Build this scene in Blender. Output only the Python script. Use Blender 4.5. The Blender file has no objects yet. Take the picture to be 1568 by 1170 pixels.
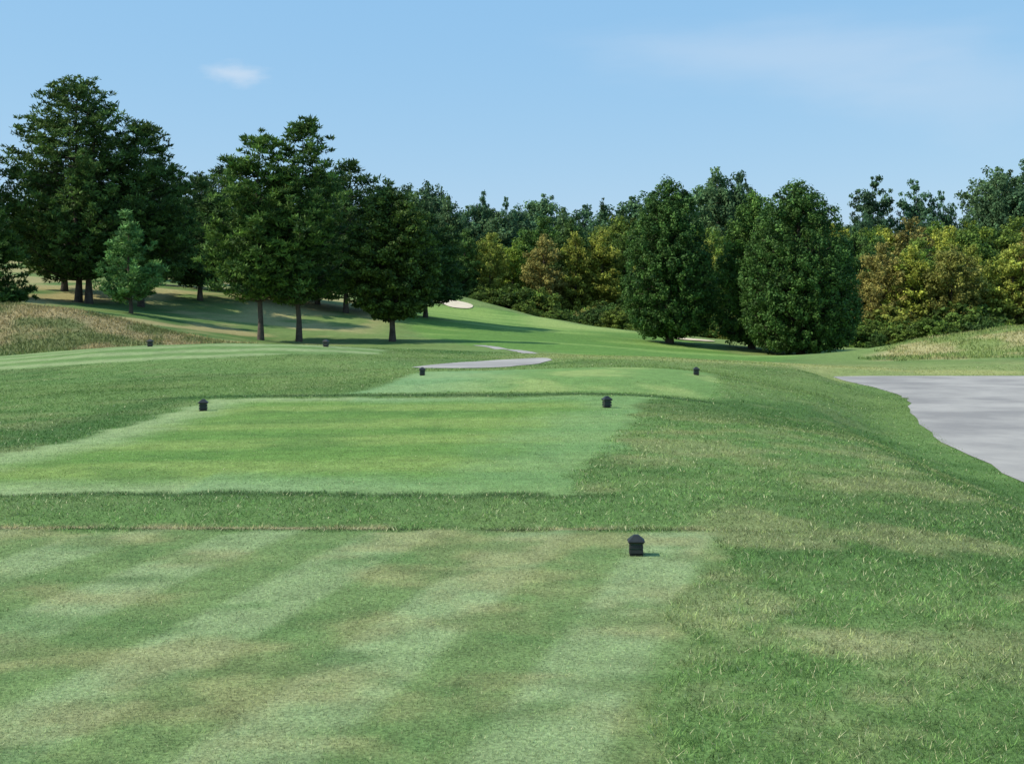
import bpy, math
import numpy as np
from mathutils import Vector

# ------------------------------------------------------------------ utils
def s2l(c, k=1.0):
    c = np.array(c, float) / 255.0
    return np.where(c <= 0.04045, c / 12.92, ((c + 0.055) / 1.055) ** 2.4) * k

_rl = np.random.default_rng(77)
_LAT = _rl.random((256, 256))
def vnoise(x, y):
    xi = np.floor(x).astype(int); yi = np.floor(y).astype(int)
    fx = x - xi; fy = y - yi
    fx = fx * fx * (3 - 2 * fx); fy = fy * fy * (3 - 2 * fy)
    a = _LAT[xi & 255, yi & 255]; b = _LAT[(xi + 1) & 255, yi & 255]
    c = _LAT[xi & 255, (yi + 1) & 255]; d = _LAT[(xi + 1) & 255, (yi + 1) & 255]
    return (a * (1 - fx) + b * fx) * (1 - fy) + (c * (1 - fx) + d * fx) * fy
def fbm(x, y, o=4):
    s = 0; a = 0.5; t = 0
    for i in range(o):
        s = s + a * vnoise(x * 2 ** i + 17.3 * i, y * 2 ** i + 5.1 * i); t += a; a *= 0.5
    return s / t
def sstep(a, b, v):
    t = np.clip((v - a) / (b - a), 0, 1)
    return t * t * (3 - 2 * t)
def sdf(poly, x, y):
    p = np.array(poly, float); n = len(p)
    d = np.full(x.shape, 1e18); inside = np.zeros(x.shape, bool)
    for i in range(n):
        a = p[i]; b = p[(i + 1) % n]
        e = b - a
        wx = x - a[0]; wy = y - a[1]
        t = np.clip((wx * e[0] + wy * e[1]) / (e @ e), 0, 1)
        d = np.minimum(d, (wx - e[0] * t) ** 2 + (wy - e[1] * t) ** 2)
        c = ((a[1] <= y) != (b[1] <= y))
        with np.errstate(divide='ignore', invalid='ignore'):
            xx = a[0] + (y - a[1]) / (e[1] if e[1] != 0 else 1e-9) * e[0]
        inside ^= c & (x < xx)
    return np.where(inside, -np.sqrt(d), np.sqrt(d))

# ------------------------------------------------------------------ terrain
CP = np.array([
 (-8,0,0),(0,0,0),(3,0,-.05),(-8,9,0),(0,9,0),(1.6,9,0),(4,9,-.16),(7,9,-.6),(0,5,0),(2,5,-.03),(-3,6,0),
 (-5.5,13,0),(0,13,0),(-5.5,24,0),(0,24,0),(2.6,24,0),(0,18,0),(-3,30,0),(4,30,0),(0,36,0),(5,36,0),
 (3.5,18,-.03),(5,16,-.25),(6.3,20,-.5),(8,25,-.85),(6.5,30,-.3),(9.5,36,-.75),(9,42,-.4),
 (-8,16,-.08),(-10,20,-.15),(-12,30,-.25),(-9,38,-.1),(-17,42,-.27),(-7.2,48,.40),(-14,48,.38),(-18,50,.15),
 (-21,52,-.13),(-3,48,.0),(1.5,48,-.02),(8,48,-.25),(-16,60,-.05),(-10,62,.0),(-4,60,-.15),
 (-23.8,66,1.8),(-26.4,64,1.7),(-20.5,57,.15),(-22.7,55,-.1),(-19.7,70,.73),(-16.2,68,.15),(-31,68,2.2),
 (-32.5,95,2.4),(-26,85,1.65),(-16,80,-.12),(-8,82,-.16),(-40,150,5.6),(-19.4,130,3.),(-13,150,2.4),
 (-20,100,1.1),(-33,78,2.2),(-45,80,3),(-45,120,5),(-60,160,8),(-60,60,2),(-40,40,0),(-26,110,3.),
 (-8.2,168,2.8),(-8.2,176,3.5),(-7.4,190,4.1),(-1.3,180,2.6),(6.4,160,.8),(12.7,145,-.26),(17,132,-.7),
 (-7,225,1.5),(0,212,0),(10,190,-2.),(20,165,-2.5),(6.7,110,-.67),(1.1,130,.28),(-2.7,150,1.25),(-3.3,75,-.32),
 (16.4,85,-1.26),(25.7,110,-2.1),(14.6,115,-1.07),(22,90,-1.55),(44,150,-3.1),(21.5,75,-.9),
 (33,80,.8),(27.3,78,.1),(38,80,1.0),(22.8,65,-.8),(25.6,62,-.75),(33,63,-.75),(35,100,-1.2),(28,96,-1.6),(46,90,.6),
 (8,62,-.5),(14,60,-.85),(14,70,-1.0),(5,85,-.45),(0,100,-.3),
 (0,240,-1),(-40,240,8),(40,240,1),(80,200,-2),(100,150,-2),(0,300,6),(80,300,6),(-80,300,10),
 (60,100,-.5),(60,60,-1),(60,20,-1.5),(30,20,-1),(30,40,-1),(20,52,-1),(-60,0,0),(-40,-20,0),(40,-20,-1),(0,-20,0),
], float)
_P = CP[:, :2] / 50.0
def _phi(r2):
    return np.where(r2 > 1e-12, 0.5 * r2 * np.log(np.maximum(r2, 1e-12)), 0)
_n = len(CP)
_A = np.zeros((_n + 3, _n + 3))
_d2 = ((_P[:, None] - _P[None]) ** 2).sum(-1)
_A[:_n, :_n] = _phi(_d2) + np.eye(_n) * 2e-4
_A[:_n, _n] = 1; _A[:_n, _n + 1:] = _P
_A[_n:, :_n] = _A[:_n, _n:].T
_W = np.linalg.solve(_A, np.concatenate([CP[:, 2], np.zeros(3)]))

CART = [(8.0,20),(8.8,25),(9.6,29),(10.7,33.5),(12.2,38.2),(12.4,38.8),(12.9,43.5),(13.1,51.2),(14.0,52.4),(20,52.5),(45,53),(60,45),(60,6),(7.2,6),(7.4,15)]
PATH2 = [(-3.5,38.6),(-2.4,41.5),(-.6,45),(1.5,48),(1.3,43.2),(.2,39.6),(-1.2,38.2)]
TEE1 = [(-9,9.25),(1.60,9.42),(1.0,7.0),(.62,5.5),(.42,4.54),(0.1,2.5),(-9,2.5)]
TEE2 = [(-6.6,11.2),(.42,11.4),(1.6,18),(2.8,24.4),(-5.7,23.9),(-5.9,16)]
TEE3 = [(-3.3,25.4),(4.1,26),(6.1,36.6),(-2.5,35.8)]
TEE4 = [(-24,44),(-17,41.5),(-10,42.5),(-5,46),(-5,51.5),(-14,51),(-20,54)]
FAIR = [(-15,150),(-10,163),(-4,170),(0,171),(6,156),(13,141),(19,120),(20,100),(19,80),(12,64),(4,58),(-1,70),(-5,85),(-9,105),(-13,125)]
DRY1 = [(-30,58),(-22,54.5),(-18,57),(-15,61),(-15,67),(-18,70),(-22,71),(-27,70),(-34,68)]
DRY2 = [(20,68),(24,65.5),(40,64.5),(50,75),(45,88),(30,84),(24,79)]
def height(x, y):
    x = np.atleast_1d(np.asarray(x, float)); y = np.atleast_1d(np.asarray(y, float))
    shp = x.shape; xf = x.ravel(); yf = y.ravel()
    out = np.empty_like(xf)
    for i in range(0, len(xf), 50000):
        a = np.clip(xf[i:i+50000], -130, 150) / 50; b = np.clip(yf[i:i+50000], -25, 330) / 50
        r2 = (a[:, None] - _P[:, 0]) ** 2 + (b[:, None] - _P[:, 1]) ** 2
        out[i:i+50000] = _phi(r2) @ _W[:_n] + _W[_n] + _W[_n+1] * a + _W[_n+2] * b
    out = np.clip(out, -4, 12)
    R = np.sqrt(xf ** 2 + yf ** 2)
    out = out * (1 - sstep(250, 420, R)) + 6 * sstep(250, 420, R)
    und = (fbm(xf / 7, yf / 7, 3) - .5) * .22 + (fbm(xf / 1.3, yf / 1.3, 2) - .5) * .03
    t = np.minimum.reduce([sdf(T, xf, yf) for T in (TEE1, TEE2, TEE3)])
    out = out + und * sstep(0.0, 6, t)
    xs = sstep(3.5, 1.0, xf)
    out = out - .035 * np.exp(-((yf - 9.75) / .22) ** 2) * xs + .02 * np.exp(-((yf - 10.6) / .45) ** 2) * xs
    for poly, z, w in ((CART, -1.0, 2.6), (PATH2, -.05, 1.5)):
        d = sdf(poly, xf, yf)
        m = 1 - sstep(.25, w, d)
        out = out * (1 - m) + z * m
    return out.reshape(shp)
def hz(x, y): return float(height(x, y)[0])

# ------------------------------------------------------------------ colour of the turf
def turf(x, y):
    n1 = fbm(x / 3.1, y / 3.1, 4); n2 = fbm(x / .45 + 9, y / .45, 3); n3 = fbm(x / 11 + 3, y / 14, 3)
    def mix(a, b, m):
        return a * (1 - m[:, None]) + b * m[:, None]
    N = len(x)
    T = lambda c: np.tile(s2l(c), (N, 1))
    D = (152,150,104)
    c = T((100,128,70))
    c = mix(c, T((82,112,58)), sstep(.42, .6, n1))
    dr = sstep(.5, .68, fbm(x / .9 + 40, y / 1.2, 4)) * .5
    c = mix(c, T(D), dr * (.35 + .65 * sstep(30, 8, y)))
    c = mix(c, T((120,136,76)), .5 * sstep(14, 40, y) * sstep(.4, .6, n3))
    m = np.exp(-(((x - 2.9) / 1.8) ** 2 + ((y - 17) / 4.5) ** 2)) * sstep(.36, .6, n2 * .5 + n1 * .5)
    c = mix(c, T((144,144,94)), .7 * m)
    m = np.exp(-(((x - 1.5) / .9) ** 2 + ((y - 6.1) / 1.4) ** 2)) * sstep(.40, .6, n2 * .6 + n1 * .4)
    c = mix(c, T((168,164,118)), .7 * m)
    m = sstep(9.5, 9.8, y) * sstep(11.6, 11.1, y) * sstep(2.2, .6, x)
    c = mix(c, T((96,124,68)), .8 * m)
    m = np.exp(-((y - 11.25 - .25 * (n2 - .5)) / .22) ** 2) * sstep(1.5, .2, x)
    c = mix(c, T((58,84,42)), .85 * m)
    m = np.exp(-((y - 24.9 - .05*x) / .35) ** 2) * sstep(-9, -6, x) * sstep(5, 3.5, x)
    c = mix(c, T((56,82,42)), .9 * m)  # dark band paints the shade on the bank before the third tee
    m = sstep(2, 0, np.abs(sdf(TEE2, x, y) - .9) * 2) * (x < -5)
    c = mix(c, T((70,102,50)), .65 * m)
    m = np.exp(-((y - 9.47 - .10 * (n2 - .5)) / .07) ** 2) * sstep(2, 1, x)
    c = mix(c, T((56,66,38)), .9 * m)  # shadow of the overhanging blades painted along the near tee's far edge
    m = np.exp(-((y - 9.64 - .25 * (n2 - .5)) / .10) ** 2) * sstep(2, 1, x) * sstep(.38, .58, fbm(x / .6, y * 0 + 3, 3))
    c = mix(c, T((170,152,116)), .9 * m)
    jit = (n2 - .5) * .35
    # tee 1
    d = sdf(TEE1, x, y) + jit * 1.6
    u = x - .25 * y + .06 * (fbm(x/2, y/2, 2) - .5)
    st = sstep(-.35, .35, np.sin(2 * math.pi * (u + .30) / 1.04))
    t = T((114,136,82))
    t = mix(t, T((146,162,114)), st * (.48 + .5 * fbm(x/1.2, y/1.2, 3)))
    t = mix(t, T((152,146,100)), .55 * sstep(.46, .68, fbm(x / .7 + 20, y / .6 + 7, 5)))
    t = mix(t, T((88,118,66)), .55 * sstep(.50, .68, fbm(x / .5 + 60, y / .35 + 7, 4)))
    c = mix(c, t, sstep(.10, -.10, d))
    # tee 2
    d = sdf(TEE2, x, y) + jit * 1.6 + (n1 - .5) * 1.6 * sstep(-1, 2, x)
    t = T((106,138,68))
    b = .5 + .5 * np.sin(2 * math.pi * (y - .15 * x + 1.1 * fbm(x / 3, y / 3, 2)) / 2.7)
    t = mix(t, T((132,152,82)), .8 * sstep(.3, .8, b * .5 + .6 * fbm(x / 2.0 + 5, y / .9, 4)))
    t = mix(t, T((88,122,60)), .6 * sstep(.52, .7, fbm(x / 1.3 + 50, y / .8 + 3, 4)))
    t = mix(t, T((152,168,118)), .75 * sstep(-1.3, -.2, d) * sstep(0, -3, x) )
    t = mix(t, T((124,154,104)), .5 * sstep(-1.8, -.2, d + .5*n2) * (x > -3))
    c = mix(c, t, sstep(.15, -.15, d))
    # tee 3
    d = sdf(TEE3, x, y) + jit * .8 + (n1 - .5) * 1.2
    t = T((114,144,80))
    t = mix(t, T((142,160,94)), sstep(.4, .6, fbm(x / 1.8 + 5, y / 3.0, 3)))
    t = mix(t, T((124,156,110)), .6 * sstep(1.0, -2, x - .1 * (y - 30)))
    c = mix(c, t, sstep(.2, -.2, d))
    # tee 4
    d = sdf(TEE4, x, y) + jit
    st = sstep(-.4, .4, np.sin(2 * math.pi * (y - .12 * x + .3*np.sin(x/3)) / 2.2))
    t = mix(T((106,134,76)), T((146,160,110)), st)
    c = mix(c, t, sstep(.3, -.3, d) * .85)
    m = sstep(44, 49, y) * sstep(66, 56, y) * sstep(-2, 3, x) * (.5 + .5 * sstep(.4, .6, n1))
    c = mix(c, T((162,162,104)), .85 * m)
    # fairway
    d = sdf(FAIR, x, y) + (n3 - .5) * 3
    t = T((98,132,62))
    t = mix(t, T((128,154,80)), sstep(.4, .62, fbm(x / 14, y / 5 + 8, 3)))
    t = mix(t, T((150,166,94)), .8 * sstep(125, 140, y) * sstep(0, 4, x))
    t = mix(t, T((142,164,86)), .6 * sstep(130, 150, y) * sstep(0, -4, x))
    c = mix(c, t, sstep(1, -1, d))
    m = sstep(0, 3, d) * sstep(75, 120, y) * sstep(-20, -10, x)
    c = mix(c, T((134,146,84)), .5 * m)
    m = sstep(-9, -14, x) * sstep(60, 70, y) * sstep(.40, .58, fbm(x / 5 + 2, y / 7, 4))
    c = mix(c, T((172,158,110)), .8 * m)
    d = sdf(DRY1, x, y) + (n1 - .5) * 6
    t = mix(T((108,112,68)), T((162,142,104)), sstep(.42, .64, fbm(x / 1.6, y / 2.5 + 70, 4)))
    c = mix(c, t, .85 * sstep(1.5, -1.5, d))
    d = sdf(DRY2, x, y) + (n1 - .5) * 3
    t = mix(T((128,140,80)), T((174,162,116)), sstep(.42, .62, fbm(x / 2.5, y / 2.5 + 30, 4)))
    c = mix(c, t, .85 * sstep(1, -1, d))
    m = sstep(205, 225, y) + sstep(128, 145, y - .35 * (60 - x)) * (x > 24) * 1.0
    c = mix(c, T((62,74,40)), np.clip(m, 0, 1) * .9)
    return c * (.88 + .24 * fbm(x / .12, y / .12, 2))[:, None]

# ------------------------------------------------------------------ mesh helper
def build_mesh(name, V, F, mats, mi=None, col=None, smooth=False):
    me = bpy.data.meshes.new(name)
    k = F.shape[1]
    me.vertices.add(len(V)); me.vertices.foreach_set("co", V.astype(np.float32).ravel())
    me.loops.add(F.size); me.loops.foreach_set("vertex_index", F.astype(np.int32).ravel())
    me.polygons.add(len(F)); me.polygons.foreach_set("loop_start", np.arange(0, F.size, k, dtype=np.int32))
    for m in mats: me.materials.append(m)
    if mi is not None: me.polygons.foreach_set("material_index", mi.astype(np.int32))
    if smooth: me.polygons.foreach_set("use_smooth", np.ones(len(F), bool))
    me.update(calc_edges=True)
    if col is not None:
        dom = 'POINT' if len(col) == len(V) and len(V) != len(F) else 'FACE'
        a = me.attributes.new("col", 'FLOAT_COLOR', dom)
        a.data.foreach_set("color", np.concatenate([col, np.ones((len(col), 1))], 1).astype(np.float32).ravel())
    return me
def add_obj(name, me, parent=None):
    o = bpy.data.objects.new(name, me)
    bpy.context.scene.collection.objects.link(o)
    if parent: o.parent = parent
    return o
def empty(name, loc=(0, 0, 0)):
    o = bpy.data.objects.new(name, None); o.location = loc
    bpy.context.scene.collection.objects.link(o); return o

# ------------------------------------------------------------------ materials
def newmat(name):
    m = bpy.data.materials.new(name); m.use_nodes = True
    nt = m.node_tree; nt.nodes.clear()
    out = nt.nodes.new("ShaderNodeOutputMaterial")
    return m, nt, out
def leafmat(name, objcol=False, trans=.25, gain=(1, 1, 1), rough=.65):
    m, nt, out = newmat(name); L = nt.links
    at = nt.nodes.new("ShaderNodeAttribute"); at.attribute_name = "col"
    c = at.outputs["Color"]
    mx = nt.nodes.new("ShaderNodeMix"); mx.data_type = 'RGBA'; mx.blend_type = 'MULTIPLY'; mx.inputs[0].default_value = 1
    mx.clamp_result = False
    L.new(c, mx.inputs[6])
    if objcol:
        oi = nt.nodes.new("ShaderNodeObjectInfo"); L.new(oi.outputs["Color"], mx.inputs[7])
    else:
        mx.inputs[7].default_value = (*gain, 1)
    p = nt.nodes.new("ShaderNodeBsdfPrincipled"); p.inputs["Roughness"].default_value = rough
    p.inputs["Specular IOR Level"].default_value = .15
    L.new(mx.outputs[2], p.inputs["Base Color"])
    t = nt.nodes.new("ShaderNodeBsdfTranslucent"); L.new(mx.outputs[2], t.inputs["Color"])
    s = nt.nodes.new("ShaderNodeMixShader"); s.inputs[0].default_value = trans
    L.new(p.outputs[0], s.inputs[1]); L.new(t.outputs[0], s.inputs[2]); L.new(s.outputs[0], out.inputs[0])
    return m
def noisemat(name, c1, c2, scale, rough=.9, bump=.2, detail=8, c3=None):
    m, nt, out = newmat(name); L = nt.links
    g = nt.nodes.new("ShaderNodeNewGeometry")
    n = nt.nodes.new("ShaderNodeTexNoise"); n.inputs["Scale"].default_value = scale; n.inputs["Detail"].default_value = detail
    n.inputs["Roughness"].default_value = .65
    L.new(g.outputs["Position"], n.inputs["Vector"])
    r = nt.nodes.new("ShaderNodeValToRGB")
    r.color_ramp.elements[0].position = .35; r.color_ramp.elements[1].position = .68
    r.color_ramp.elements[0].color = (*c1, 1); r.color_ramp.elements[1].color = (*c2, 1)
    L.new(n.outputs["Fac"], r.inputs[0])
    p = nt.nodes.new("ShaderNodeBsdfPrincipled"); p.inputs["Roughness"].default_value = rough
    L.new(r.outputs[0], p.inputs["Base Color"])
    b = nt.nodes.new("ShaderNodeBump"); b.inputs["Strength"].default_value = bump; b.inputs["Distance"].default_value = .02
    n2 = nt.nodes.new("ShaderNodeTexNoise"); n2.inputs["Scale"].default_value = scale * 12; n2.inputs["Detail"].default_value = 4
    L.new(g.outputs["Position"], n2.inputs["Vector"])
    L.new(n2.outputs["Fac"], b.inputs["Height"]); L.new(b.outputs[0], p.inputs["Normal"]); L.new(p.outputs[0], out.inputs[0])
    return m
bark = noisemat("bark", (.05,.038,.028), (.13,.10,.075), 3.0, .95, .5)
asphalt = noisemat("pale_asphalt", s2l((136,130,124)), s2l((176,168,158)), .35, .9, .25)
sand = noisemat("bunker_sand", s2l((205,186,156)), s2l((222,204,174)), 1.0, .95, .1)
foliage = leafmat("foliage", False, .22, (1.12, 1.22, 1.02))
foliage_far = leafmat("distant_foliage", True, .27)
blade_mat = leafmat("grass_blades", False, .3, (1.18, 1.22, 1.15), .55)

gm, nt, out = newmat("turf"); L = nt.links
at = nt.nodes.new("ShaderNodeAttribute"); at.attribute_name = "col"
g = nt.nodes.new("ShaderNodeNewGeometry")
prev = at.outputs["Color"]
for sc_, lo, hi in ((45, .45, 1.4), (3.2, .8, 1.2)):
    n = nt.nodes.new("ShaderNodeTexNoise"); n.inputs["Scale"].default_value = sc_; n.inputs["Detail"].default_value = 5; n.inputs["Roughness"].default_value = .7
    L.new(g.outputs["Position"], n.inputs["Vector"])
    mr = nt.nodes.new("ShaderNodeMapRange"); mr.inputs[1].default_value = .3; mr.inputs[2].default_value = .7
    mr.inputs[3].default_value = lo; mr.inputs[4].default_value = hi
    L.new(n.outputs["Fac"], mr.inputs[0])
    mx = nt.nodes.new("ShaderNodeVectorMath"); mx.operation = 'SCALE'
    L.new(prev, mx.inputs[0]); L.new(mr.outputs[0], mx.inputs["Scale"]); prev = mx.outputs[0]
p = nt.nodes.new("ShaderNodeBsdfPrincipled"); p.inputs["Roughness"].default_value = .95; p.inputs["Specular IOR Level"].default_value = .1
L.new(prev, p.inputs["Base Color"])
b = nt.nodes.new("ShaderNodeBump"); b.inputs["Strength"].default_value = .5; b.inputs["Distance"].default_value = .05
n = nt.nodes.new("ShaderNodeTexNoise"); n.inputs["Scale"].default_value = 9; n.inputs["Detail"].default_value = 7; n.inputs["Roughness"].default_value = .75
L.new(g.outputs["Position"], n.inputs["Vector"]); L.new(n.outputs["Fac"], b.inputs["Height"]); L.new(b.outputs[0], p.inputs["Normal"])
L.new(p.outputs[0], out.inputs[0])

# ------------------------------------------------------------------ ground sheet
us = np.arange(-6.6, 6.601, .0205); xs = 3.0 * np.sinh(us)
ys = [-30., -20, -12, -7, -4, -2, 0, 1, 2, 2.6]
v = 3.0
while v < 2200: ys.append(v); v *= 1.0125
ys = np.array(ys)
X, Y = np.meshgrid(xs, ys); x = X.ravel(); y = Y.ravel()
z = height(x, y)
V = np.stack([x, y, z], 1)
nx = len(xs); ny = len(ys)
i = np.arange(nx * ny).reshape(ny, nx)
F = np.stack([i[:-1, :-1], i[:-1, 1:], i[1:, 1:], i[1:, :-1]], -1).reshape(-1, 4)
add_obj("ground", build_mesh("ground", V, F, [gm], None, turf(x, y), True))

# ------------------------------------------------------------------ paths, bunkers
def flat_sheet(name, poly, z, mat, jit=.05):
    P = []
    n = len(poly); r = np.random.default_rng(3)
    for k in range(n):
        a = np.array(poly[k]); b2 = np.array(poly[(k + 1) % n]); m = max(1, int(np.linalg.norm(b2 - a) / .8))
        for q in range(m):
            c = a + (b2 - a) * q / m + r.normal(0, jit, 2)
            P.append((c[0], c[1], z))
    me = bpy.data.meshes.new(name); me.from_pydata(P, [], [list(range(len(P)))]); me.materials.append(mat)
    return add_obj(name, me)
def smooth_poly(poly, it=2):
    for _ in range(it):
        o = []
        for k in range(len(poly)):
            a = np.array(poly[k]); b2 = np.array(poly[(k + 1) % len(poly)])
            o += [tuple(.75 * a + .25 * b2), tuple(.25 * a + .75 * b2)]
        poly = o
    return poly
flat_sheet("cart_path", smooth_poly(CART), -1 + .012, asphalt)
flat_sheet("cart_path", smooth_poly(PATH2), -.05 + .012, asphalt)
def strip(name, pts, w, mat, dz=.05):
    pts = np.array(pts, float); P = []
    tt = np.linspace(0, len(pts) - 1, 50)
    cx = np.interp(tt, range(len(pts)), pts[:, 0]); cy = np.interp(tt, range(len(pts)), pts[:, 1])
    for k in range(50):
        for s in np.linspace(-1, 1, 5):
            P.append((cx[k] + s * w / 2, cy[k], 0))
    P = np.array(P); P[:, 2] = height(P[:, 0], P[:, 1]) + dz
    idx = np.arange(250).reshape(50, 5)
    Fq = np.stack([idx[:-1, :-1], idx[:-1, 1:], idx[1:, 1:], idx[1:, :-1]], -1).reshape(-1, 4)
    add_obj(name, build_mesh(name, P, Fq, [mat], smooth=True))
strip("cart_path", [(.9,57),(.5,63),(-.6,70),(-2.0,76)], .8, asphalt, .015)
def bunker(cx, cy, rx, ry, seed):
    r = np.random.default_rng(seed); P = []; nr, na = 8, 28
    ph = r.random(3) * 6
    for a in range(nr + 1):
        for k in range(na):
            th = 2 * math.pi * k / na; q = a / nr * (1 + .15 * math.sin(2 * th + ph[0]) + .1 * math.sin(3 * th + ph[1]))
            P.append((cx + rx * q * math.cos(th), cy + ry * q * math.sin(th), a / nr))
    P = np.array(P); P[:, 2] = height(P[:, 0], P[:, 1]) + .09
    idx = np.arange((nr + 1) * na).reshape(nr + 1, na)
    Fq = np.stack([idx[:-1], np.roll(idx[:-1], -1, 1), np.roll(idx[1:], -1, 1), idx[1:]], -1).reshape(-1, 4)
    add_obj("sand_bunker", build_mesh("sand_bunker", P, Fq, [sand], smooth=True))
bunker(-7.6, 169, 2.4, 7.5, 1)
bunker(18.0, 124, 1.8, 2.0, 2)

# ------------------------------------------------------------------ grass blades
rng = np.random.default_rng(5)
def blades(name, bx, by, ln, wd, lean, colr):
    N = len(bx); bz = height(bx, by) - .004
    az = rng.random(N) * 2 * math.pi; la = rng.random(N) * 2 * math.pi
    lx = np.cos(la) * ln * lean * rng.random(N); ly = np.sin(la) * ln * lean * rng.random(N)
    hx = np.cos(az) * wd / 2; hy = np.sin(az) * wd / 2
    V = np.empty((N, 3, 3))
    V[:, 0] = np.stack([bx - hx, by - hy, bz], 1); V[:, 1] = np.stack([bx + hx, by + hy, bz], 1)
    V[:, 2] = np.stack([bx + lx, by + ly, bz + ln * (1 - .3 * rng.random(N))], 1)
    F = np.arange(3 * N).reshape(N, 3)
    add_obj(name, build_mesh(name, V.reshape(-1, 3), F, [blade_mat], None, colr))
N = 640000
d = 3.6 * np.exp(rng.random(N) * math.log(60 / 3.6))
bx = (rng.random(N) * 2 - 1) * (.46 * d + .6); by = d
tee = np.minimum.reduce([sdf(T, bx, by) for T in (TEE1, TEE2, TEE3, TEE4)]) + (fbm(bx / .45 + 9, by / .45, 3) - .5) * .5
keep = (sdf(CART, bx, by) > -.08) & (sdf(PATH2, bx, by) > 0) & ~((tee < 0) & (d > 30))
bx = bx[keep]; by = by[keep]; tee = tee[keep]; d = d[keep]; N = len(bx)
near = sstep(24, 8, d)
clump = fbm(bx / .16, by / .16, 3)
fine = fbm(bx / .045 + 3, by / .08, 2)
ln = np.where(tee < 0, .010 + .009 * rng.random(N), (.014 + .026 * rng.random(N)) * (.2 + 1.7 * clump))
bank = (by > 9.5) & (by < 11.3) & (bx < 2)
ln = np.where(bank, ln * .95, ln)
wd = np.maximum(.0032, .00060 * d) * (.7 + .6 * rng.random(N))
wd = np.where(tee < 0, wd * .95, wd * 1.15)
g_ = 1 + near * ((.30 + 1.4 * fine) - 1)
g_ = g_ * np.where(tee < 0, 1.0, 1 + (.50 + 1.0 * clump - 1) * (.35 + .65 * near))
rv = .45 + 1.2 * rng.random(N) ** 1.4
rv = 1 + (rv - 1) * (.5 + .5 * near)
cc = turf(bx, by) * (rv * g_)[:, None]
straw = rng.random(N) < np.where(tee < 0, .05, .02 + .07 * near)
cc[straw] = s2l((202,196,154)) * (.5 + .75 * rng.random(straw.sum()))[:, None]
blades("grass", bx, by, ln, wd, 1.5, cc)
M = 60000
tx = np.concatenate([rng.uniform(-34, -12, M // 2), rng.uniform(20, 48, M // 2)])
ty = np.concatenate([rng.uniform(54, 75, M // 2), rng.uniform(64, 88, M // 2)])
dd = np.minimum(sdf(DRY1, tx, ty), sdf(DRY2, tx, ty)) + (fbm(tx / 2, ty / 2, 3) - .5) * 5
k = dd < -.2; tx = tx[k]; ty = ty[k]; n_ = len(tx)
cc = turf(tx, ty) * (.6 + .6 * rng.random(n_))[:, None]
hh = (.06 + .18 * rng.random(n_)) * (.2 + 1.5 * fbm(tx / 1.0, ty / 1.0, 3))
blades("tall_grass", tx, ty, hh, .05 + .03 * rng.random(n_), .9, cc)

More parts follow.
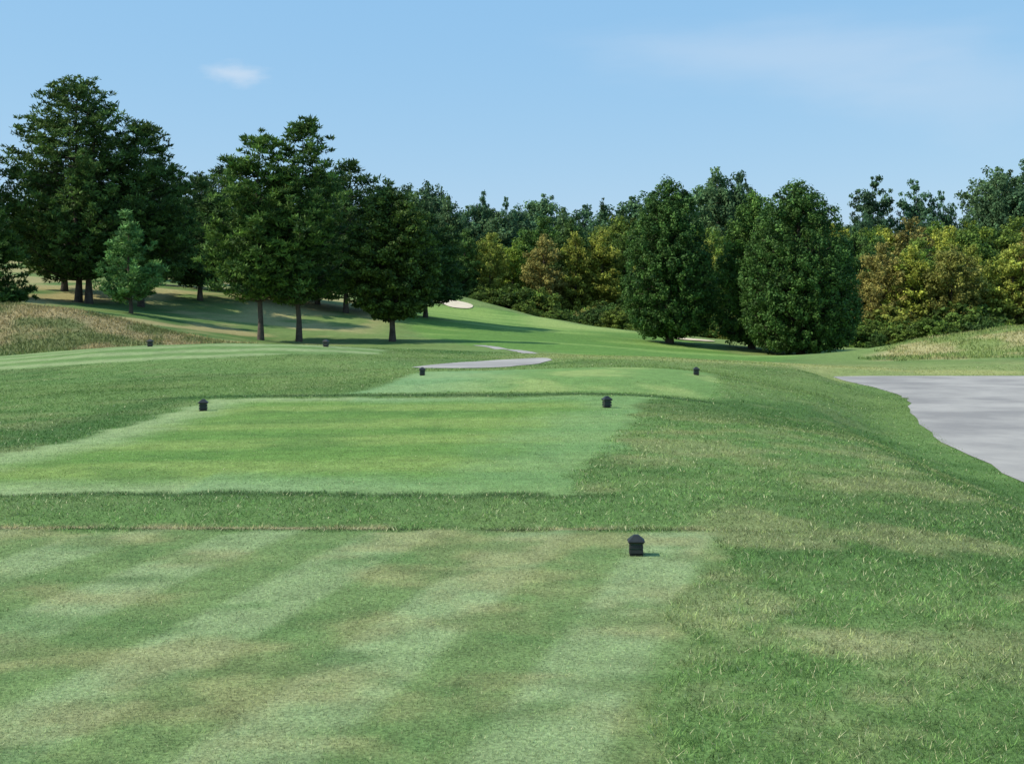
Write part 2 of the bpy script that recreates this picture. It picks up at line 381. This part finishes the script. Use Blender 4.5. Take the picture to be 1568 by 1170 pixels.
# ------------------------------------------------------------------ trees
def tube(pts, rad, ns=6):
    pts = np.array(pts, float); n = len(pts); V = []
    for k in range(n):
        t = pts[min(k + 1, n - 1)] - pts[max(k - 1, 0)]; t /= np.linalg.norm(t) + 1e-9
        a = np.cross(t, (0, 1, .3)); a /= np.linalg.norm(a) + 1e-9; b = np.cross(t, a)
        for s in range(ns):
            th = 2 * math.pi * s / ns
            V.append(pts[k] + rad[k] * (math.cos(th) * a + math.sin(th) * b))
    idx = np.arange(n * ns).reshape(n, ns)
    F = np.stack([idx[:-1], np.roll(idx[:-1], -1, 1), np.roll(idx[1:], -1, 1), idx[1:]], -1).reshape(-1, 4)
    return np.array(V), F
def tree_mesh(name, H, base, prof, nl, cpl, lpc, leaf, crad, pine=False, up=.3, seed=1, c1=(60,88,42), c2=(104,128,64),
              r0=.25, mat=None, squash=.6, lobe=.2, trunks=((0, 0),), inner=.4, ljit=(.78, 1.08), asym=(0, 0)):
    r = np.random.default_rng(seed)
    VV = []; FF = []; off = 0; ncol = []
    def addtube(p, ra, ns=6):
        nonlocal off
        V, F = tube(p, ra, ns); VV.append(V); FF.append(F + off); off += len(V); ncol.append(len(F))
    pt = np.array(prof, float)
    P = lambda t: np.interp(t, pt[:, 0], pt[:, 1])
    top = .94 * H
    for (ox, oy) in trunks:
        zz = np.linspace(-.4, top, 9)
        wob = np.cumsum(r.normal(0, .012 * H, (9, 2)), 0) * .5; wob[:2] = 0
        pts = np.stack([wob[:, 0] + ox * (1 - zz / top * .6), wob[:, 1] + oy * (1 - zz / top * .6), zz], 1)
        rad = r0 * np.clip(1 - zz / (top * 1.03), .03, 1) ** .8; rad[0] *= 1.5
        addtube(pts, rad, 8)
    tx = lambda zq: np.array([np.interp(zq, zz, pts[:, 0]), np.interp(zq, zz, pts[:, 1]), zq])
    ph = r.random(6) * 6.28
    cl = []; cr = []
    pmax = pt[:, 1].max(); az = 0; made = 0
    while made < nl:
        t = r.random()
        if r.random() > (P(t) / pmax) * .9 + .12: continue
        made += 1; az += 2.399963 + r.normal(0, .3)
        lob = 1 + lobe * (math.sin(2 * az + ph[0] + 3 * t) * .5 + math.sin(3 * az + ph[1] + 9 * t) * .5 + math.sin(5 * az + ph[2] + 14 * t) * .35)
        Lh = P(t) * lob * r.uniform(*ljit)
        zt = base + t * (H - base); zs = max(base * .75, zt - up * Lh * r.uniform(.6, 1.3)); zs = min(zs, top * .98)
        s = tx(zs); e = np.array([s[0] + Lh * math.cos(az) + asym[0] * t, s[1] + Lh * math.sin(az), zt])
        mid = s + (e - s) * .5; mid[2] += (.12 if not pine else -.08) * Lh
        if made % 2 == 0:
            rr = r0 * .28 * (1 - .7 * t)
            addtube([s, mid, s + (e - s) * .92], [rr, rr * .6, rr * .2], 4)
        m = max(1, int(round(cpl * (.4 + .6 * Lh / pmax))))
        for f in np.linspace(inner, 1, m) if m > 1 else [1.0]:
            q = (1 - f) ** 2 * s + 2 * f * (1 - f) * mid + f * f * e
            q = q + r.normal(0, .22 * crad + .07 * Lh * (1 - f), 3) * (1, 1, .7 if not pine else .5)
            cl.append(q); cr.append(crad * r.uniform(.6, 1.25) * (1.0 if not pine else (1.15 - .35 * f)))
    a = tx(top); cl.append(a); cr.append(crad * .7); cl.append((a[0], a[1], H - crad * .3)); cr.append(crad * .5)
    C = np.array(cl); R = np.array(cr); K = len(C)
    M = K * lpc
    ci = np.repeat(np.arange(K), lpc)
    dr = r.normal(size=(M, 3)); dr /= np.linalg.norm(dr, axis=1)[:, None]
    rad = r.random(M) ** .45
    pos = C[ci] + dr * rad[:, None] * R[ci][:, None] * np.array([1, 1, squash])
    sz = leaf * r.uniform(.6, 1.3, M)
    if pine:
        ax = dr * (.75, .75, .5) + (0, 0, .35) + r.normal(0, .3, (M, 3)); ax /= np.linalg.norm(ax, axis=1)[:, None]
        bb = np.cross(ax, r.normal(size=(M, 3))); bb /= np.linalg.norm(bb, axis=1)[:, None] + 1e-9
        A = ax * sz[:, None]; B = bb * (sz * .26)[:, None]
    else:
        nn = dr * .7 + (0, 0, .3) + r.normal(0, .45, (M, 3)); nn /= np.linalg.norm(nn, axis=1)[:, None]
        ax = np.cross(nn, r.normal(size=(M, 3))); ax /= np.linalg.norm(ax, axis=1)[:, None] + 1e-9
        bb = np.cross(nn, ax); A = ax * sz[:, None]; B = bb * (sz * .62)[:, None]
    Vl = np.stack([pos - A, pos + B, pos + A, pos - B], 1).reshape(-1, 3)
    Fl = np.arange(4 * M).reshape(M, 4) + off
    VV.append(Vl); FF.append(Fl)
    ck = r.random(K); cb = r.uniform(.55, 1.3, K)
    c1 = s2l(c1); c2 = s2l(c2)
    mixv = np.clip(ck[ci] * .7 + r.random(M) * .5 - .1, 0, 1)[:, None]
    LC = (c1 * (1 - mixv) + c2 * mixv) * (cb[ci] * r.uniform(.8, 1.2, M))[:, None]
    nb = sum(ncol)
    V = np.concatenate(VV); F = np.concatenate(FF)
    col = np.concatenate([np.full((nb, 3), .08), LC])
    mi = np.concatenate([np.zeros(nb), np.ones(M)])
    return build_mesh(name, V, F, [bark, mat or foliage], mi, col)
def place(name, me, x, y, rot=0, dz=0.0):
    o = add_obj(name, me); o.location = (x, y, hz(x, y) + dz); o.rotation_euler = (0, 0, rot); return o

PINE_BROAD = [(0,.7),(.1,.95),(.3,1.0),(.5,.93),(.7,.76),(.85,.52),(.95,.28),(1,.08)]
PINE_TALL = [(0,.7),(.12,.95),(.35,1.0),(.6,.86),(.8,.6),(.93,.33),(1,.06)]
def sc(prof, k): return [(a, b * k) for a, b in prof]
PG1, PG2 = (42,66,36), (100,120,62)
kw = dict(ljit=(.80, 1.15), lobe=.14, squash=.42)
place("pine_tree", tree_mesh("pine_tree", 17.5, 2.4, sc(PINE_BROAD, 5.2), 430, 6, 28, .20, .58, True, .42, 11, PG1, PG2, .26, trunks=((0,0),(-.9,.3)), **kw), -32.4, 95)
place("pine_tree", tree_mesh("pine_tree", 14.8, 2.4, sc(PINE_BROAD, 4.1), 310, 5, 28, .20, .58, True, .42, 12, PG1, PG2, .23, **kw), -29.3, 98)
place("pine_tree", tree_mesh("pine_tree", 12.0, 2.0, sc(PINE_BROAD, 4.0), 150, 5, 28, .22, .7, True, .3, 13, PG1, PG2, .26, **kw), -37.5, 104)
kw = dict(ljit=(.68, 1.2), lobe=.18, squash=.40)
place("pine_tree", tree_mesh("pine_tree", 13.7, 3.3, sc(PINE_TALL, 3.2), 230, 5, 34, .18, .52, True, .48, 21, (44,72,38), (106,130,62), .18, **kw), -16.2, 80)
place("pine_tree", tree_mesh("pine_tree", 14.7, 3.1, sc(PINE_TALL, 3.4), 245, 5, 34, .18, .52, True, .48, 22, (42,68,38), (98,122,60), .18, **kw), -13.9, 81)
kw = dict(ljit=(.75, 1.15), lobe=.2, squash=.5)
for (px_, py_, H_, r_, s_) in ((-15.0,112,13.8,4.5,31),(-11.6,118,12.6,4.4,32),(-18.5,118,12.8,4.5,33),(-29,122,12.3,4.6,34),(-24.5,128,12,4.6,35),(-36,125,12.5,4.7,36),(-8.5,122,10.2,3.9,37),(-26.9,107,10.8,4.0,38),(-23.2,113,10.2,3.8,39)):
    place("pine_tree", tree_mesh("pine_tree", H_, 1.8, sc(PINE_BROAD, r_), 160, 5, 28, .24, .74, True, .3, s_, (38,60,36), (84,106,58), .22, **kw), px_, py_)
place("young_pine_tree", tree_mesh("young_pine_tree", 7.0, 1.2, sc([(0,.7),(.15,1.0),(.4,.85),(.7,.5),(1,.08)], 2.2), 75, 5, 34, .17, .42, True, .6, 41, (64,102,62), (124,156,94), .14, ljit=(.6,1.2)), -26.1, 85)
place("spruce_tree", tree_mesh("spruce_tree", 6.8, .3, sc([(0,1),(.5,.75),(1,.05)], 2.6), 110, 5, 36, .18, .45, True, .1, 42, (40,62,34), (88,112,54), .16), -33.6, 80)
place("pine_tree", tree_mesh("pine_tree", 12.5, 3.0, sc(PINE_BROAD, 4.2), 120, 5, 34, .22, .65, True, .35, 43, PG1, PG2, .28), -40.0, 90)
place("maple_tree", tree_mesh("maple_tree", 9.9, 1.7, sc([(0,.5),(.1,.85),(.3,1),(.55,.97),(.78,.78),(.9,.52),(1,.15)], 2.9), 280, 5, 48, .105, .42, False, .55, 51, (44,64,32), (98,114,52), .20, ljit=(.86,1.05), lobe=.12), -7.9, 82)
OAK = [(0,.55),(.06,.85),(.2,1),(.4,.97),(.6,.85),(.78,.64),(.9,.42),(1,.10)]
kw = dict(ljit=(.92, 1.04), lobe=.05, squash=1.05)
O1, O2 = (42,70,38), (92,118,60)
place("pin_oak_tree", tree_mesh("pin_oak_tree", 15.0, .8, sc(OAK, 4.15), 560, 4, 44, .115, .44, False, .6, 61, O1, O2, .32, **kw), 14.6, 115)
place("pin_oak_tree", tree_mesh("pin_oak_tree", 15.4, .6, sc(OAK, 5.1), 700, 4, 44, .115, .46, False, .6, 62, O1, O2, .34, **kw), 25.6, 110)
place("pin_oak_tree", tree_mesh("pin_oak_tree", 14.8, .6, sc(OAK, 3.6), 330, 4, 38, .13, .5, False, .6, 63, (52,80,42), (108,134,66), .3, **kw), 22.6, 117)

# distant tree line (one instanced group)
BROAD = [(0,.55),(.1,.85),(.35,1),(.65,.92),(.85,.62),(1,.15)]
protos = []
LA, LB = (150,160,130), (225,230,190)
for s_, pr, r_, nl_ in ((71,BROAD,4.4,180),(72,BROAD,3.8,160),(73,[(0,.4),(.2,.8),(.5,1),(.8,.8),(1,.2)],4.8,180),(74,[(0,.5),(.3,.9),(.55,1),(.75,.8),(1,.15)],3.4,140)):
    protos.append(tree_mesh("distant_tree_crown", 15, 1.2, sc(pr, r_), nl_, 4, 40, .17, .66, False, .5, s_, LA, LB, .25, mat=foliage_far, squash=.85, lobe=.22, ljit=(.82,1.05)))
conif = tree_mesh("distant_conifer_crown", 15, 1.0, sc([(0,1),(.5,.6),(1,.05)], 3.0), 110, 4, 28, .28, .55, True, .1, 75, LA, LB, .2, mat=foliage_far)
sparse = tree_mesh("distant_sparse_crown", 15, 4.0, sc([(0,.4),(.3,.9),(.6,1),(.85,.7),(1,.2)], 3.4), 120, 3, 36, .17, .66, False, .6, 76, LA, LB, .25, mat=foliage_far, lobe=.35)
bush = tree_mesh("thicket_crown", 4, .1, sc([(0,.9),(.3,1),(.7,.8),(1,.2)], 2.6), 60, 4, 34, .13, .5, False, .4, 77, LA, LB, .08, mat=foliage_far)
TL = empty("distant_treeline")
r = np.random.default_rng(12); cnt = [0]
def inst(me, x, y, topz=None, H=15., w=1., c=(60,80,40), gain=1.0, h0=15.):
    cnt[0] += 1
    g0 = hz(x, y)
    if topz is not None: H = topz - g0
    o = add_obj("tree_%d" % cnt[0], me, TL); k = H / h0
    o.location = (x, y, g0 - .2); o.scale = (k * w, k * w, k); o.rotation_euler = (0, 0, r.random() * 6.28)
    cl_ = s2l(c) * gain * r.uniform(.8, 1.25) / .44
    o.color = (*cl_, 1)
GREENS = [(92,112,60),(80,104,58),(106,122,64),(76,98,58),(116,128,66),(98,118,60)]
OLIVE = [(132,134,72),(128,124,76),(138,138,70),(120,132,62),(136,124,82)]
BACK_HAZE = [(82,106,86),(76,100,82),(90,112,88),(74,100,84)]  # back-row greens, with distance haze painted in as a pale blue tint
sky_t = np.array([(-90,24),(-60,24),(-40,23),(-23,25),(-17,27),(-11,25),(-5.8,24.0),(-.5,22.6),(6,25.6),(12.6,24.2),(20.5,23.2),(26.4,26.4),(33.7,24.3),(41.6,29),(48,24.3),(54.7,24),(62,22),(66.6,20.8),(69,20.8),(72.5,21.8),(76,20.6),(81,22),(86,22.4),(90,21.4),(94,24),(99.5,30.6),(105,30),(140,28)], float)
xq = -95.
while xq < 140:
    yy = 250 + r.uniform(-14, 14); f = yy / 250
    inst(protos[r.integers(0, 4)], xq * f, yy, 1.65 + (np.interp(xq, sky_t[:, 0], sky_t[:, 1]) - 1.65) * f * r.uniform(.92, 1.03), w=r.uniform(.75, 1.1), c=BACK_HAZE[r.integers(0, 4)])
    xq += r.uniform(2.6, 4.4)
for x_, tz, me, w_ in ((72.5,29.2,sparse,.7),(80.5,28.4,sparse,.7),(86,26.2,sparse,.45),(41,30.8,protos[3],.8),(45,29.8,protos[0],.65),(-5.8,26.2,sparse,.38),(-17,28,protos[2],.75),(-20.5,27.2,protos[0],.7),(18,25.0,conif,.5),(97,31,protos[2],.8),(103,32,protos[0],.8),(-1,25,sparse,.35)):
    inst(me, x_, 248, tz, w=w_, c=BACK_HAZE[r.integers(0, 4)])
for row_y, x0, x1, t0, cols in ((222,-24,96,17.8,GREENS),(206,-12,90,15.0,GREENS + OLIVE),):
    xq = x0
    while xq < x1:
        yy = row_y + r.uniform(-6, 6)
        inst(protos[r.integers(0, 4)], xq, yy, t0 + r.uniform(-2.8, 1.6), w=r.uniform(.8, 1.1), c=cols[r.integers(0, len(cols))])
        xq += r.uniform(3.2, 5.6)
for row_y, x0, x1, t0 in ((178,20,95,13.8),(160,34,90,12.0),(150,44,85,10.0)):
    xq = x0
    while xq < x1:
        cols = GREENS + OLIVE
        inst(protos[r.integers(0, 4)], xq, row_y + r.uniform(-5, 5), t0 + r.uniform(-2.4, 1.6), w=r.uniform(.8, 1.15), c=cols[r.integers(0, len(cols))])
        xq += r.uniform(3.2, 5.2)
for row_y, x0, x1, t0 in ((200,-120,-14,17.5),(175,-110,-26,16),(150,-95,-34,14.5)):
    xq = x0
    while xq < x1:
        inst(protos[r.integers(0, 4)], xq, row_y + r.uniform(-6, 6), t0 + r.uniform(-2, 1.8), w=r.uniform(.85, 1.15), c=[(62,84,50),(56,78,46),(72,92,50)][r.integers(0, 3)])
        xq += r.uniform(3.5, 6)
def thicket(pts, n, h0_, cols):
    pts = np.array(pts, float)
    for q in range(n):
        t = r.random() * (len(pts) - 1)
        x_ = np.interp(t, range(len(pts)), pts[:, 0]) + r.normal(0, 1.2); y_ = np.interp(t, range(len(pts)), pts[:, 1]) + r.normal(0, 2)
        inst(bush, x_, y_, H=h0_ * r.uniform(.5, 1.4), w=r.uniform(.8, 1.3), c=cols[r.integers(0, len(cols))], gain=.75, h0=4.)
thicket([(-10,203),(0,196),(8,182),(14,165),(20,155),(28,146),(36,140),(46,138),(60,136),(80,134)], 90, 3.0, GREENS)
thicket([(-14,205),(-2,201),(10,194),(22,178),(34,158),(50,146),(80,142)], 75, 5.0, GREENS + OLIVE[:2])

# ------------------------------------------------------------------ tee markers
blk = noisemat("black_plastic", (.010,.011,.010), (.018,.021,.018), 20, .5, .05)
grn = noisemat("green_label", (.03,.09,.05), (.05,.12,.07), 30, .5, .05)
def frustum(V, F, M, z0, z1, a0, a1, mi, bev=.12):
    o = len(V)
    def ring(a, z):
        c = a * bev
        return [(a - c, -a, z), (a, -a + c, z), (a, a - c, z), (a - c, a, z), (-a + c, a, z), (-a, a - c, z), (-a, -a + c, z), (-a + c, -a, z)]
    V += ring(a0, z0) + ring(a1, z1)
    F.append([o + q for q in range(7, -1, -1)]); F.append([o + 8 + q for q in range(8)]); M += [mi, mi]
    for q in range(8):
        F.append([o + q, o + (q + 1) % 8, o + 8 + (q + 1) % 8, o + 8 + q]); M.append(mi)
V_, F_, M_ = [], [], []
frustum(V_, F_, M_, -.02, .10, .42, .44, 0)
frustum(V_, F_, M_, .10, .18, .33, .33, 0)
frustum(V_, F_, M_, .18, .38, .47, .45, 0)
frustum(V_, F_, M_, .38, .46, .34, .34, 1)
frustum(V_, F_, M_, .46, .66, .46, .44, 0)
frustum(V_, F_, M_, .66, .74, .35, .35, 1)
frustum(V_, F_, M_, .74, .84, .46, .56, 0)
frustum(V_, F_, M_, .84, .90, .56, .54, 0)
frustum(V_, F_, M_, .90, 1.16, .54, .22, 0)
frustum(V_, F_, M_, 1.16, 1.22, .22, .14, 0)
mk = bpy.data.meshes.new("tee_marker"); mk.from_pydata(V_, [], F_); mk.materials.append(blk); mk.materials.append(grn)
for q, p_ in enumerate(mk.polygons): p_.material_index = M_[q]
for x_, y_, w_ in ((.845,8.45,.104),(-5.3,21.3,.15),(1.66,21.7,.15),(-2.4,33.2,.165),(5.05,34.0,.165),(-7.2,48,.21),(-14,48,.21)):
    o = add_obj("tee_marker", mk); o.location = (x_, y_, hz(x_, y_)); o.scale = (w_, w_, w_ * 1.1); o.rotation_euler = (0, 0, r.uniform(-.25, .25))

# ------------------------------------------------------------------ light
sdir = Vector((-.71, -.14, .69)).normalized()
sun = bpy.data.lights.new("sun", 'SUN'); sun.energy = 5.0; sun.angle = math.radians(.5); sun.color = (1, .95, .85)
so = add_obj("sun", sun); so.rotation_euler = sdir.to_track_quat('Z', 'Y').to_euler()
w = bpy.data.worlds.new("World"); bpy.context.scene.world = w; w.use_nodes = True
nt = w.node_tree; nt.nodes.clear(); L = nt.links
out = nt.nodes.new("ShaderNodeOutputWorld"); bg = nt.nodes.new("ShaderNodeBackground"); bg.inputs[1].default_value = .122
sk = nt.nodes.new("ShaderNodeTexSky"); sk.sky_type = 'NISHITA'; sk.sun_disc = False
sk.sun_elevation = math.asin(sdir.z); sk.sun_rotation = math.atan2(sdir.x, sdir.y) % (2 * math.pi)
sk.air_density = 1.0; sk.dust_density = .4; sk.ozone_density = 2.0
hm = nt.nodes.new("ShaderNodeVectorMath"); hm.operation = 'MULTIPLY_ADD'
L.new(sk.outputs[0], hm.inputs[0]); hm.inputs[1].default_value = (.60, .40, .13); hm.inputs[2].default_value = (1.25, 3.3, 6.3)
tc = nt.nodes.new("ShaderNodeTexCoord")
def cloud(center, ext, nscale, amount, edge):
    s = nt.nodes.new("ShaderNodeVectorMath"); s.operation = 'SUBTRACT'; L.new(tc.outputs["Generated"], s.inputs[0]); s.inputs[1].default_value = center
    m = nt.nodes.new("ShaderNodeVectorMath"); m.operation = 'DIVIDE'; L.new(s.outputs[0], m.inputs[0]); m.inputs[1].default_value = ext
    n = nt.nodes.new("ShaderNodeTexNoise"); n.inputs["Scale"].default_value = nscale; n.inputs["Detail"].default_value = 6
    L.new(m.outputs[0], n.inputs["Vector"])
    ln_ = nt.nodes.new("ShaderNodeVectorMath"); ln_.operation = 'LENGTH'; L.new(m.outputs[0], ln_.inputs[0])
    a = nt.nodes.new("ShaderNodeMath"); a.operation = 'MULTIPLY_ADD'; L.new(n.outputs["Fac"], a.inputs[0]); a.inputs[1].default_value = 1.6; L.new(ln_.outputs["Value"], a.inputs[2])
    mr = nt.nodes.new("ShaderNodeMapRange"); mr.interpolation_type = 'SMOOTHSTEP'; L.new(a.outputs[0], mr.inputs[0])
    mr.inputs[1].default_value = .8 + edge; mr.inputs[2].default_value = .8; mr.inputs[3].default_value = 0; mr.inputs[4].default_value = amount
    return mr.outputs[0]
prev = hm.outputs[0]
for fac in (cloud((-.213,.959,.184), (.026,1,.010), 1.2, .6, 1.2), cloud((.22,.96,.195), (.2,1,.045), 1.1, .32, 1.0), cloud((.33,.92,.16), (.12,1,.05), 1.0, .22, 1.0)):
    mx = nt.nodes.new("ShaderNodeMix"); mx.data_type = 'RGBA'; L.new(fac, mx.inputs[0]); L.new(prev, mx.inputs[6]); mx.inputs[7].default_value = (5.6, 6.4, 7.4, 1)
    prev = mx.outputs[2]
L.new(prev, bg.inputs[0]); L.new(bg.outputs[0], out.inputs[0])

# ------------------------------------------------------------------ camera
cam = bpy.data.cameras.new("camera"); cam.sensor_width = 36; cam.lens = 36 * 1900 / 1568; cam.shift_y = -105 / 1568
cam.clip_end = 6000; cam.clip_start = .05
co = add_obj("camera", cam); co.location = (0, 0, 1.65); co.rotation_euler = (math.radians(90), 0, 0)
bpy.context.scene.camera = co
vs = bpy.context.scene.view_settings; vs.view_transform = 'Standard'; vs.look = 'None'; vs.exposure = 0
